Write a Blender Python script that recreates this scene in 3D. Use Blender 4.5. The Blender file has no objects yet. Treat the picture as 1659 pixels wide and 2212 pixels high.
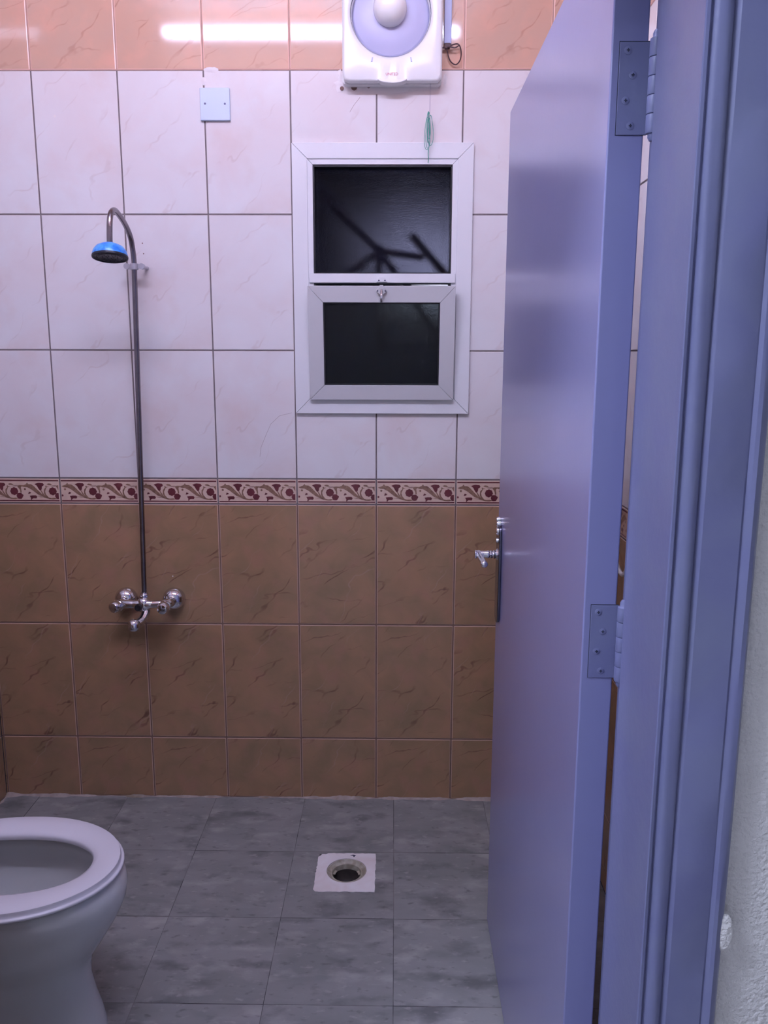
import bpy, bmesh, math, random
from mathutils import Vector, Matrix
random.seed(7)
SC = bpy.context.scene
COL = SC.collection

# ------------------------------------------------------------ camera
cam_d = bpy.data.cameras.new('camera')
cam = bpy.data.objects.new('camera', cam_d); COL.objects.link(cam)
CR = Vector((0.99991109, 0.01306729, 0.00265504))
CU = Vector((-0.00504429, 0.18637001, 0.98246668))
CF = Vector((-0.01234336, 0.98239272, -0.18641936))
m = Matrix(((CR.x, CU.x, -CF.x, 1.05674), (CR.y, CU.y, -CF.y, -2.57406),
            (CR.z, CU.z, -CF.z, 1.47441), (0, 0, 0, 1)))
cam.matrix_world = m
cam_d.sensor_fit = 'HORIZONTAL'; cam_d.sensor_width = 36.0
cam_d.lens = 1790.0 * 36 / 1659
cam_d.clip_start = 0.02
SC.camera = cam

# ------------------------------------------------------------ world (night outside)
w = bpy.data.worlds.new('night'); SC.world = w; w.use_nodes = True
w.node_tree.nodes['Background'].inputs[0].default_value = (0.010, 0.012, 0.022, 1)
w.node_tree.nodes['Background'].inputs[1].default_value = 0.5

# ------------------------------------------------------------ light levels, exposure
TUBE_COL = (0.67, 0.675, 1.0); TUBE_W = 158.0          # fluorescent tube inside, above the door
CORR_COL = (0.70, 0.76, 1.0); CORR_W = 53.0           # corridor ceiling panel behind the camera
OUT_W = 230.0                                         # unseen spot added outside to light the patch behind the glass
vs = SC.view_settings
vs.view_transform = 'Standard'; vs.look = 'None'; vs.gamma = 1; vs.use_curve_mapping = False
vs.exposure = 0.0

# ------------------------------------------------------------ materials
def mat(name, col, rough=0.5, metal=0.0, col2=None, nscale=8.0, detail=4, mix=0.5, bump=0.0, bscale=60.0,
        coat=0.0, coat_r=0.05, trans=0.0, ior=1.45, uv=False, vein=None, emis=None, emis_s=0, spots=None, spec=None, stretch=None, bdist=0.002):
    mt = bpy.data.materials.new(name); mt.use_nodes = True
    nt = mt.node_tree; N = nt.nodes; L = nt.links
    b = N['Principled BSDF']
    b.inputs['Base Color'].default_value = (*col, 1)
    b.inputs['Roughness'].default_value = rough
    b.inputs['Metallic'].default_value = metal
    b.inputs['IOR'].default_value = ior
    if coat: b.inputs['Coat Weight'].default_value = coat; b.inputs['Coat Roughness'].default_value = coat_r
    if trans: b.inputs['Transmission Weight'].default_value = trans
    if spec is not None: b.inputs['Specular IOR Level'].default_value = spec
    if emis: b.inputs['Emission Color'].default_value = (*emis, 1); b.inputs['Emission Strength'].default_value = emis_s
    tc = N.new('ShaderNodeTexCoord'); src = tc.outputs['UV' if uv else 'Object']
    if stretch:
        mp = N.new('ShaderNodeMapping'); mp.inputs['Scale'].default_value = stretch
        L.new(src, mp.inputs['Vector']); src = mp.outputs['Vector']
    cur = None
    if col2:
        n = N.new('ShaderNodeTexNoise'); n.inputs['Scale'].default_value = nscale; n.inputs['Detail'].default_value = detail
        n.inputs['Distortion'].default_value = 0.6
        L.new(src, n.inputs['Vector'])
        r = N.new('ShaderNodeValToRGB'); r.color_ramp.elements[0].position = 0.5 - mix / 2; r.color_ramp.elements[1].position = 0.5 + mix / 2
        r.color_ramp.elements[0].color = (*col, 1); r.color_ramp.elements[1].color = (*col2, 1)
        L.new(n.outputs['Fac'], r.inputs['Fac']); cur = r.outputs['Color']
    def layer(cur, facsock, c, amount):
        mx = N.new('ShaderNodeMix'); mx.data_type = 'RGBA'
        mm = N.new('ShaderNodeMath'); mm.operation = 'MULTIPLY'; mm.inputs[1].default_value = amount
        L.new(facsock, mm.inputs[0]); L.new(mm.outputs[0], mx.inputs['Factor'])
        if cur is None: mx.inputs[6].default_value = (*col, 1)
        else: L.new(cur, mx.inputs[6])
        mx.inputs[7].default_value = (*c, 1)
        return mx.outputs[2]
    if vein:
        for c, sc, width, amt, rot in vein:      # thin lines where a noise crosses its middle
            m0 = N.new('ShaderNodeMapping'); m0.inputs['Rotation'].default_value = (0, 0, -rot)
            mp = N.new('ShaderNodeMapping'); mp.inputs['Scale'].default_value = (0.75, 1.15, 1.0)
            L.new(src, m0.inputs['Vector']); L.new(m0.outputs[0], mp.inputs['Vector'])
            n = N.new('ShaderNodeTexWave'); n.bands_direction = 'Y'; n.inputs['Scale'].default_value = sc; n.inputs['Distortion'].default_value = 9.0
            n.inputs['Detail'].default_value = 4; n.inputs['Detail Scale'].default_value = 1.2; n.inputs['Detail Roughness'].default_value = 0.62
            L.new(mp.outputs[0], n.inputs['Vector'])
            mr = N.new('ShaderNodeMapRange'); mr.inputs['From Min'].default_value = 1.0 - width; mr.inputs['From Max'].default_value = 1.0
            L.new(n.outputs['Fac'], mr.inputs['Value'])
            # break the veins up
            n2 = N.new('ShaderNodeTexNoise'); n2.inputs['Scale'].default_value = 11.0; L.new(src, n2.inputs['Vector'])
            mr2 = N.new('ShaderNodeMapRange'); mr2.inputs['From Min'].default_value = 0.45; mr2.inputs['From Max'].default_value = 0.62
            L.new(n2.outputs['Fac'], mr2.inputs['Value'])
            mu = N.new('ShaderNodeMath'); mu.operation = 'MULTIPLY'; L.new(mr.outputs[0], mu.inputs[0]); L.new(mr2.outputs[0], mu.inputs[1])
            cur = layer(cur, mu.outputs[0], c, amt)
    if spots:
        for c, sc, lo, hi, amt in spots:
            n = N.new('ShaderNodeTexNoise'); n.inputs['Scale'].default_value = sc; n.inputs['Detail'].default_value = 5
            L.new(src, n.inputs['Vector'])
            mr = N.new('ShaderNodeMapRange'); mr.inputs['From Min'].default_value = lo; mr.inputs['From Max'].default_value = hi
            L.new(n.outputs['Fac'], mr.inputs['Value']); cur = layer(cur, mr.outputs[0], c, amt)
    if cur is not None: L.new(cur, b.inputs['Base Color'])
    if bump:
        n = N.new('ShaderNodeTexNoise'); n.inputs['Scale'].default_value = bscale; n.inputs['Detail'].default_value = 3
        L.new(src, n.inputs['Vector'])
        bp = N.new('ShaderNodeBump'); bp.inputs['Strength'].default_value = bump; bp.inputs['Distance'].default_value = bdist
        L.new(n.outputs['Fac'], bp.inputs['Height']); L.new(bp.outputs[0], b.inputs['Normal'])
    return mt

BR1, BR2 = (0.38, 0.225, 0.130), (0.275, 0.185, 0.105)
M = {}
M['grout'] = mat('wall_grout', (0.15, 0.125, 0.13), 0.9, col2=(0.22, 0.19, 0.19), nscale=30)
M['grout_brown'] = mat('brown_grout', (0.16, 0.095, 0.07), 0.9, col2=(0.22, 0.14, 0.11), nscale=30)
M['grout_peach'] = mat('peach_grout', (0.46, 0.28, 0.22), 0.9, col2=(0.52, 0.33, 0.27), nscale=30)
M['tile_white'] = mat('white_wall_tile', (0.765, 0.775, 0.79), 0.10, col2=(0.74, 0.68, 0.68), nscale=5, mix=0.45, uv=True,
    vein=[((0.54, 0.42, 0.38), 2.6, 0.010, 0.30, 0.75)], spots=[((0.68, 0.55, 0.50), 6, 0.56, 0.74, 0.40)])
M['tile_brown'] = mat('brown_wall_tile', BR1, 0.17, col2=BR2, nscale=9, mix=0.35, uv=True,
    vein=[((0.12, 0.055, 0.04), 2.4, 0.012, 0.75, 0.75), ((0.14, 0.065, 0.05), 3.1, 0.012, 0.6, 0.25), ((0.42, 0.28, 0.22), 2.2, 0.006, 0.4, 0.95)],
    spots=[((0.42, 0.21, 0.15), 14, 0.5, 0.75, 0.5)])
M['tile_top'] = mat('peach_wall_tile', (0.60, 0.37, 0.27), 0.07, col2=(0.55, 0.37, 0.28), nscale=9, mix=0.4, uv=True,
    vein=[((0.36, 0.17, 0.12), 2.4, 0.012, 0.55, 0.75), ((0.36, 0.18, 0.13), 3.1, 0.012, 0.4, 0.3)], spots=[((0.78, 0.40, 0.29), 10, 0.5, 0.75, 0.5)])
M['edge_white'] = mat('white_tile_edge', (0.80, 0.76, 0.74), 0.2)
M['edge_brown'] = mat('brown_tile_edge_glint', (0.50, 0.33, 0.25), 0.45)  # paler than the brown tile: light caught on the bevel, put into the colour
M['edge_top'] = mat('peach_tile_edge_glint', (0.86, 0.56, 0.46), 0.2)  # bevel highlight of the peach tiles painted as a lighter tone
M['border'] = mat('border_tile_glaze', (0.62, 0.46, 0.37), 0.2, col2=(0.70, 0.54, 0.43), nscale=25)
M['border_red'] = mat('border_dark_red', (0.105, 0.022, 0.028), 0.3, col2=(0.15, 0.035, 0.045), nscale=60)
M['border_leaf'] = mat('border_olive_brown', (0.17, 0.085, 0.06), 0.3, col2=(0.32, 0.20, 0.13), nscale=110)
M['border_pale'] = mat('border_pale_ring', (0.34, 0.22, 0.18), 0.3)
M['putty'] = mat('white_putty', (0.78, 0.74, 0.74), 0.6, bump=0.3)
M['crack'] = mat('tile_crack', (0.20, 0.12, 0.10), 0.8)
M['floor'] = mat('grey_slate_tile', (0.185, 0.195, 0.190), 0.36, col2=(0.275, 0.278, 0.275), nscale=7, mix=0.4, uv=True, detail=8, stretch=(0.7, 1.3, 1),
    spots=[((0.40, 0.40, 0.38), 13, 0.55, 0.75, 0.75), ((0.11, 0.115, 0.115), 11, 0.54, 0.70, 0.85), ((0.36, 0.35, 0.34), 50, 0.60, 0.73, 0.6), ((0.09, 0.09, 0.09), 45, 0.60, 0.72, 0.6)], bump=0.12, bscale=40)
M['floor_grout'] = mat('floor_grout', (0.05, 0.05, 0.055), 0.9, col2=(0.20, 0.19, 0.19), nscale=9, mix=0.2)
M['cement'] = mat('cement_bead', (0.44, 0.38, 0.35), 0.9, col2=(0.26, 0.21, 0.18), nscale=25, bump=0.6, bscale=90,
    spots=[((0.16, 0.13, 0.06), 9, 0.55, 0.7, 0.8)])
M['paint'] = mat('blue_grey_gloss_paint', (0.215, 0.222, 0.425), 0.28, bump=0.05, bscale=45, col2=(0.225, 0.232, 0.435), nscale=4, coat=0.6, coat_r=0.27)
M['paint_frame'] = mat('blue_grey_frame_paint', (0.160, 0.170, 0.330), 0.34, bump=0.22, bscale=70, col2=(0.18, 0.195, 0.33), nscale=14)
M['dark_gap'] = mat('dark_gap', (0.03, 0.035, 0.07), 0.8)
M['plaster'] = mat('corridor_plaster', (0.76, 0.75, 0.74), 0.85, col2=(0.82, 0.81, 0.80), nscale=18, bump=1.0, bscale=150, bdist=0.005)
M['ceiling'] = mat('ceiling_paint', (0.80, 0.80, 0.80), 0.9, bump=0.1)
M['corr_floor'] = mat('corridor_floor', (0.30, 0.29, 0.28), 0.4, col2=(0.36, 0.34, 0.33), nscale=12)
M['alu'] = mat('white_aluminium', (0.76, 0.78, 0.80), 0.35, bump=0.02)
M['alu_grey'] = mat('grey_white_aluminium', (0.56, 0.57, 0.58), 0.4)
M['gasket'] = mat('black_rubber_gasket', (0.012, 0.012, 0.016), 0.5)
M['glass'] = mat('obscure_glass', (0.50, 0.52, 0.68), 0.11, trans=1.0, ior=1.22, bump=1.0, bscale=420, bdist=0.004)
M['glass2'] = mat('obscure_glass_lower', (0.34, 0.42, 0.42), 0.14, trans=1.0, ior=1.35, bump=0.9, bscale=330)
M['chrome'] = mat('chrome', (0.72, 0.72, 0.76), 0.09, 1.0)
M['dark_chrome'] = mat('dark_lock_plate', (0.13, 0.13, 0.17), 0.18, 1.0)
M['steel'] = mat('dull_steel_pipe', (0.27, 0.25, 0.27), 0.25, 1.0, col2=(0.19, 0.17, 0.19), nscale=25)
M['steel_light'] = mat('galvanised_clamp', (0.50, 0.50, 0.54), 0.4, 0.7)
M['blue_plastic'] = mat('blue_plastic', (0.015, 0.20, 0.78), 0.3, col2=(0.10, 0.42, 0.85), nscale=55, mix=0.3)
M['black'] = mat('black_plastic', (0.012, 0.012, 0.015), 0.35)
M['black_face'] = mat('black_shower_face', (0.010, 0.012, 0.022), 0.45)
M['pl_white'] = mat('white_plastic', (0.86, 0.87, 0.86), 0.28)
M['pl_lav'] = mat('lavender_grey_plastic', (0.54, 0.55, 0.76), 0.4)
M['dome'] = mat('glossy_white_dome', (0.90, 0.90, 0.88), 0.2)
M['red'] = mat('red_print', (0.55, 0.10, 0.14), 0.5)
M['plate_blue'] = mat('pale_blue_plate', (0.60, 0.72, 0.88), 0.4)
M['screw'] = mat('dark_screw', (0.10, 0.10, 0.16), 0.4, 0.6)
M['ceramic'] = mat('toilet_ceramic', (0.60, 0.61, 0.60), 0.07, coat=0.3)
M['seat'] = mat('toilet_seat_plastic', (0.66, 0.65, 0.69), 0.22)
M['water'] = mat('toilet_water', (0.8, 0.85, 0.9), 0.02, trans=1.0, ior=1.33)
M['drain'] = mat('white_drain_tile', (0.86, 0.85, 0.85), 0.35, col2=(0.78, 0.72, 0.70), nscale=18, mix=0.4)
M['drain_ring'] = mat('stained_drain_ring', (0.46, 0.44, 0.36), 0.4, col2=(0.30, 0.27, 0.20), nscale=45, mix=0.3)
M['drain_dark'] = mat('drain_cup', (0.035, 0.030, 0.028), 0.4, col2=(0.07, 0.058, 0.05), nscale=40)
M['conduit'] = mat('pale_blue_trunking', (0.42, 0.47, 0.68), 0.45)
M['cable'] = mat('dark_brown_cable', (0.06, 0.025, 0.03), 0.5)
M['string'] = mat('green_string', (0.07, 0.32, 0.25), 0.8)
M['string_grey'] = mat('grey_string', (0.30, 0.28, 0.36), 0.8)
M['tube'] = mat('fluorescent_tube', (0.9, 0.9, 0.9), 0.5, emis=TUBE_COL, emis_s=TUBE_W)
M['diff'] = mat('corridor_diffuser', (0.9, 0.9, 0.9), 0.5, emis=CORR_COL, emis_s=CORR_W)
M['out_wall'] = mat('neighbour_wall', (0.16, 0.16, 0.19), 0.9, col2=(0.10, 0.10, 0.13), nscale=6)
M['iron'] = mat('dark_iron', (0.03, 0.03, 0.035), 0.6)
M['ink'] = mat('dark_ink_mark', (0.02, 0.02, 0.06), 0.7)

# ------------------------------------------------------------ helpers
def finish(name, bm, mats, parent=None, smooth=False, bevel=0.0, segs=2, sharp=35, recalc=True):
    if recalc: bmesh.ops.recalc_face_normals(bm, faces=bm.faces)
    me = bpy.data.meshes.new(name); bm.to_mesh(me); bm.free()
    o = bpy.data.objects.new(name, me); COL.objects.link(o)
    if not isinstance(mats, (list, tuple)): mats = [mats]
    for mt in mats: me.materials.append(M[mt] if isinstance(mt, str) else mt)
    if smooth:
        for p in me.polygons: p.use_smooth = True
        try: me.set_sharp_from_angle(angle=math.radians(sharp))
        except Exception: pass
    if bevel:
        md = o.modifiers.new('bevel', 'BEVEL'); md.width = bevel; md.segments = segs; md.limit_method = 'ANGLE'
        md.angle_limit = math.radians(40); md.harden_normals = False
        for p in me.polygons: p.use_smooth = True
        try: me.set_sharp_from_angle(angle=math.radians(60))
        except Exception: pass
    if parent: o.parent = parent; o.matrix_parent_inverse = parent.matrix_world.inverted()
    return o
def tag(o, label, cat=None, group=None, kind=None):
    o['label'] = label
    if cat: o['category'] = cat
    if group: o['group'] = group
    if kind: o['kind'] = kind
    return o
def thing(name, label, cat, loc=(0, 0, 0), group=None, kind=None):
    o = bpy.data.objects.new(name, None); COL.objects.link(o)
    o.empty_display_size = 0.05; o.location = loc
    o.matrix_world = Matrix.Translation(loc)
    return tag(o, label, cat, group, kind)
def box(bm, x0, x1, y0, y1, z0, z1, mi=0):
    v = [bm.verts.new(p) for p in ((x0, y0, z0), (x1, y0, z0), (x1, y1, z0), (x0, y1, z0), (x0, y0, z1), (x1, y0, z1), (x1, y1, z1), (x0, y1, z1))]
    for f in ((0, 3, 2, 1), (4, 5, 6, 7), (0, 1, 5, 4), (1, 2, 6, 5), (2, 3, 7, 6), (3, 0, 4, 7)):
        fc = bm.faces.new([v[i] for i in f]); fc.material_index = mi
    return v
def boxo(name, dims, mt, parent=None, bevel=0.0, segs=2):
    bm = bmesh.new(); box(bm, *dims); return finish(name, bm, mt, parent, bevel=bevel, segs=segs)
def frame_of(ax):
    ax = Vector(ax).normalized(); t = Vector((0, 0, 1)) if abs(ax.z) < 0.9 else Vector((1, 0, 0))
    u = ax.cross(t).normalized(); return u, ax.cross(u).normalized(), ax
def lathe(bm, c, ax, prof, n=40, mi=0):
    """prof: list of (radius, distance along axis)"""
    u, v, a = frame_of(ax); c = Vector(c); rings = []
    for r, d in prof:
        if r < 1e-6: rings.append([bm.verts.new(c + a * d)])
        else: rings.append([bm.verts.new(c + a * d + (u * math.cos(2 * math.pi * k / n) + v * math.sin(2 * math.pi * k / n)) * r) for k in range(n)])
    for A, B in zip(rings, rings[1:]):
        for k in range(n):
            k2 = (k + 1) % n
            if len(A) == 1 and len(B) == 1: continue
            if len(A) == 1: f = bm.faces.new((A[0], B[k], B[k2]))
            elif len(B) == 1: f = bm.faces.new((A[k], A[k2], B[0]))
            else: f = bm.faces.new((A[k], A[k2], B[k2], B[k]))
            f.material_index = mi
    return rings
def spline(pts, n=8):
    P = [Vector(p) for p in pts]; P = [P[0] * 2 - P[1]] + P + [P[-1] * 2 - P[-2]]; out = []
    for i in range(1, len(P) - 2):
        a, b, c, d = P[i - 1:i + 3]
        for k in range(n):
            t = k / n
            out.append(0.5 * ((2 * b) + (c - a) * t + (2 * a - 5 * b + 4 * c - d) * t * t + (3 * b - a - 3 * c + d) * t ** 3))
    out.append(P[-2]); return out
def sweep(bm, path, r, n=12, mi=0, caps=True):
    path = [Vector(p) for p in path]; T = [(path[min(i + 1, len(path) - 1)] - path[max(i - 1, 0)]).normalized() for i in range(len(path))]
    u = frame_of(T[0])[0]; rings = []
    for i, p in enumerate(path):
        u = (u - T[i] * u.dot(T[i])).normalized(); v = T[i].cross(u)
        rr = r[i] if isinstance(r, (list, tuple)) else r
        rings.append([bm.verts.new(p + (u * math.cos(2 * math.pi * k / n) + v * math.sin(2 * math.pi * k / n)) * rr) for k in range(n)])
    for A, B in zip(rings, rings[1:]):
        for k in range(n):
            f = bm.faces.new((A[k], A[(k + 1) % n], B[(k + 1) % n], B[k])); f.material_index = mi
    if caps:
        bm.faces.new(rings[0][::-1]).material_index = mi; bm.faces.new(rings[-1]).material_index = mi
def loft(bm, loops, closed=True, cap0=False, cap1=False, mi=0):
    R = [[bm.verts.new(p) for p in lp] for lp in loops]; n = len(R[0])
    for A, B in zip(R, R[1:]):
        for k in range(n if closed else n - 1):
            f = bm.faces.new((A[k], A[(k + 1) % n], B[(k + 1) % n], B[k])); f.material_index = mi
    if cap0: bm.faces.new(R[0][::-1]).material_index = mi
    if cap1: bm.faces.new(R[-1]).material_index = mi
    return R
def prism(bm, poly, fn, t0, t1, mi=0, caps=True):
    """extrude a 2D polygon; fn(a, b, t) -> 3D"""
    A = [bm.verts.new(fn(a, b, t0)) for a, b in poly]; B = [bm.verts.new(fn(a, b, t1)) for a, b in poly]
    n = len(poly)
    for k in range(n): bm.faces.new((A[k], A[(k + 1) % n], B[(k + 1) % n], B[k])).material_index = mi
    if caps:
        bm.faces.new(A[::-1]).material_index = mi; bm.faces.new(B).material_index = mi

# ------------------------------------------------------------ tiled walls
Z = [0.0, 0.2165, 0.6127, 1.0088, 1.0898, 1.4860, 1.8821, 2.2783, 2.6745, 3.0]
KIND = ['brown', 'brown', 'brown', 'border', 'white', 'white', 'white', 'top', 'top']
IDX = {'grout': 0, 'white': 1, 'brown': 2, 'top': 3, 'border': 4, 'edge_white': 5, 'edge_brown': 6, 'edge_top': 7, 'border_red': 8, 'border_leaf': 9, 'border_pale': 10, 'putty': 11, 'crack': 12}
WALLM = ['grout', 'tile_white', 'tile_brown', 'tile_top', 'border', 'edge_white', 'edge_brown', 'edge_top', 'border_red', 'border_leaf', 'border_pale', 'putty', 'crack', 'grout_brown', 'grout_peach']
def subtract(r, h):
    x0, x1, z0, z1 = r; a, b, c, d = h
    if x1 <= a or x0 >= b or z1 <= c or z0 >= d: return [r]
    out = []
    if x0 < a: out.append((x0, a, z0, z1))
    if x1 > b: out.append((b, x1, z0, z1))
    m0, m1 = max(x0, a), min(x1, b)
    if z0 < c: out.append((m0, m1, z0, c))
    if z1 > d: out.append((m0, m1, d, z1))
    return out
# two sprigs per border tile, drawn in millimetres (x from the tile's left edge, z from its foot)
def mm(pts): return [((x - 30) / 6240.0, (738 - y) / 6240.0) for x, y in pts]
def disc(cx, cy, r, n=14, lob=0.0, k=5): return mm([(cx + r * (1 + lob * math.cos(k * 2 * math.pi * i / n)) * math.cos(2 * math.pi * i / n), cy + r * (1 + lob * math.cos(k * 2 * math.pi * i / n)) * math.sin(2 * math.pi * i / n)) for i in range(n)])
MOTIF = [
 ('border_red', mm([(325, 355), (375, 335), (410, 328), (440, 330), (490, 335), (512, 365), (495, 390), (470, 400), (462, 455), (445, 480), (420, 478), (395, 440), (370, 390)])),
 ('border_red', disc(678, 498, 78, 16, 0.05, 8)), ('border_red', disc(782, 592, 64, 12, 0.05, 6)), ('border_red', disc(70, 580, 22, 8)),
 ('border_red', mm([(185, 552), (205, 505), (250, 525), (225, 545)])),
 ('border_red', mm([(213, 588), (270, 580), (340, 580), (362, 605), (345, 640), (285, 638), (262, 650), (250, 672), (232, 668), (236, 632)])),
 ('border_leaf', mm([(432, 478), (452, 478), (500, 560), (560, 632), (530, 625), (470, 560)])),
 ('border_leaf', mm([(60, 395), (150, 360), (180, 325), (200, 355), (260, 360), (310, 395), (380, 470), (450, 545), (510, 600), (545, 640), (480, 605), (395, 570), (330, 520), (260, 465), (180, 420), (110, 415)])),
 ('border_leaf', disc(128, 455, 22, 8)),
 ('border_leaf', mm([(345, 600), (440, 606), (520, 628), (610, 655), (690, 660), (760, 640), (700, 625), (640, 632), (590, 620), (540, 560), (525, 500), (560, 420), (610, 400), (560, 400), (505, 460), (500, 540), (540, 620), (440, 615)])),
 ('border_leaf', mm([(565, 355), (600, 340), (640, 345), (680, 375), (640, 380), (590, 370)])),
 ('border_leaf', disc(550, 400, 16, 8)),
 ('border_leaf', mm([(735, 385), (800, 375), (870, 380), (830, 405), (815, 420), (825, 520), (800, 530), (790, 470), (760, 420)])),
 ('border_pale', mm([(680, 380), (740, 375), (770, 390), (720, 400), (640, 400)])),
]
def tiled_wall(name, P, nrm, u0, u1, lines, hole=None, parent_kind=True, back=0.12, zrows=Z, motif=True, extra=None, label='', seed=0):
    """P(u, z, d): point at u along the wall, height z, d out of the wall into the room"""
    rnd = random.Random(seed)
    bm = bmesh.new(); uvl = bm.loops.layers.uv.new('UVMap')
    D = 0.0          # tile face on the wall plane; grout is set back
    def quad(pts, mi, uvs=None):
        f = bm.faces.new([bm.verts.new(p) for p in pts]); f.material_index = mi
        if uvs:
            for l, uv in zip(f.loops, uvs): l[uvl].uv = uv
        f.normal_update()
        if f.normal.dot(nrm) < -0.3: f.normal_flip()
        return f
    hole_ = hole or (9e9, 9e9, 9e9, 9e9)
    # grout bed and the wall's back
    for zz in ((zrows[0], zrows[3] - 0.003, 13), (zrows[3] - 0.003, zrows[7], 0), (zrows[7], zrows[-1], 14)):
        for a, b, c, d in subtract((u0, u1, zz[0], zz[1]), hole_):
            quad([P(a, c, -0.0016), P(b, c, -0.0016), P(b, d, -0.0016), P(a, d, -0.0016)], zz[2])
    for a, b, c, d in subtract((u0, u1, zrows[0], zrows[-1]), hole_):
        quad([P(a, c, -back), P(b, c, -back), P(b, d, -back), P(a, d, -back)], 0)
    for (a, b, c, d) in ([(u0, u1, zrows[0], zrows[-1])] + ([hole] if hole else [])):
        for q in (((a, c), (b, c)), ((b, c), (b, d)), ((b, d), (a, d)), ((a, d), (a, c))):
            quad([P(*q[0], -0.0016), P(*q[1], -0.0016), P(*q[1], -back), P(*q[0], -back)], 11 if (a, b, c, d) == hole else 0)
    us = [u0] + [l for l in sorted(lines) if u0 + 0.004 < l < u1 - 0.004] + [u1]
    g = 0.0021
    for r in range(len(zrows) - 1):
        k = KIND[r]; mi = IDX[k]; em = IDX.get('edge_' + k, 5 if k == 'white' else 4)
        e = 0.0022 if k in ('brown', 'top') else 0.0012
        for a, b in zip(us, us[1:]):
            pu, pv = rnd.choice([(0, 0), (3.7, 1.3), (7.1, 5.9), (2.2, 8.8)])
            pu += rnd.uniform(-.01, .01)
            z0, z1 = zrows[r] + g, zrows[r + 1] - g
            a_, b_ = a + g, b - g
            # UV in metres from the tile's corner: the same print on tile after tile
            b0 = b - 0.25 if a == u0 and b - a < 0.249 else a
            def uv(x, z): return (x - b0 + pu, z - (zrows[r + 1] - 0.396) + pv)
            for (x0, x1, y0, y1) in subtract((a_ + e, b_ - e, z0 + e, z1 - e), hole_):
                quad([P(x0, y0, D), P(x1, y0, D), P(x1, y1, D), P(x0, y1, D)], mi, [uv(x0, y0), uv(x1, y0), uv(x1, y1), uv(x0, y1)])
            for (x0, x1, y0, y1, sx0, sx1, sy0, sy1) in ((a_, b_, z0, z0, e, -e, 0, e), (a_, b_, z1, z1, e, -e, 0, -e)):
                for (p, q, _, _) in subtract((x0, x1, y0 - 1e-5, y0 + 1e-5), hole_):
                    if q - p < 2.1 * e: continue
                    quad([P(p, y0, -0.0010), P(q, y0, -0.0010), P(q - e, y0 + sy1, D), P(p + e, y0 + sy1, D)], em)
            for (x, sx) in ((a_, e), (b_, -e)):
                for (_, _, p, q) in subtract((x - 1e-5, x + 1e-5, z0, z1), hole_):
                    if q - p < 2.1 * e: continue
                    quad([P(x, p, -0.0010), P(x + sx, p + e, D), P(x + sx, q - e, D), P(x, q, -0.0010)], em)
            if k == 'border' and motif:
                t0 = zrows[r]
                tr = (b - 0.25) if b0 != a else a
                lo, hi = a_ + 0.002, b_ - 0.002
                for (zz0, zz1) in ((0.0065, 0.0102), (0.0705, 0.0748)):
                    quad([P(lo, t0 + zz0, D + .0003), P(hi, t0 + zz0, D + .0003), P(hi, t0 + zz1, D + .0003), P(lo, t0 + zz1, D + .0003)], 8)
                for s in (0, 1):
                    for j, (mk, poly) in enumerate(MOTIF):
                        pts = [(tr + min(max(px + s * 0.1225, 0.0), 0.2445), t0 + pz) for px, pz in poly]
                        pts = [(min(max(px, lo), hi), pz) for px, pz in pts]
                        if max(p[0] for p in pts) - min(p[0] for p in pts) < 0.001: continue
                        vs_ = [bm.verts.new(P(px, pz, D + 0.0004 + 0.00005 * (j % 3))) for px, pz in pts]
                        f = bm.faces.new(vs_); f.material_index = IDX[mk]; f.normal_update()
                        if f.normal.dot(nrm) < 0: f.normal_flip()
    if extra: extra(bm, P)
    o = finish(name, bm, WALLM, recalc=False)
    tag(o, label, 'wall', kind='structure')
    return o

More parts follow.
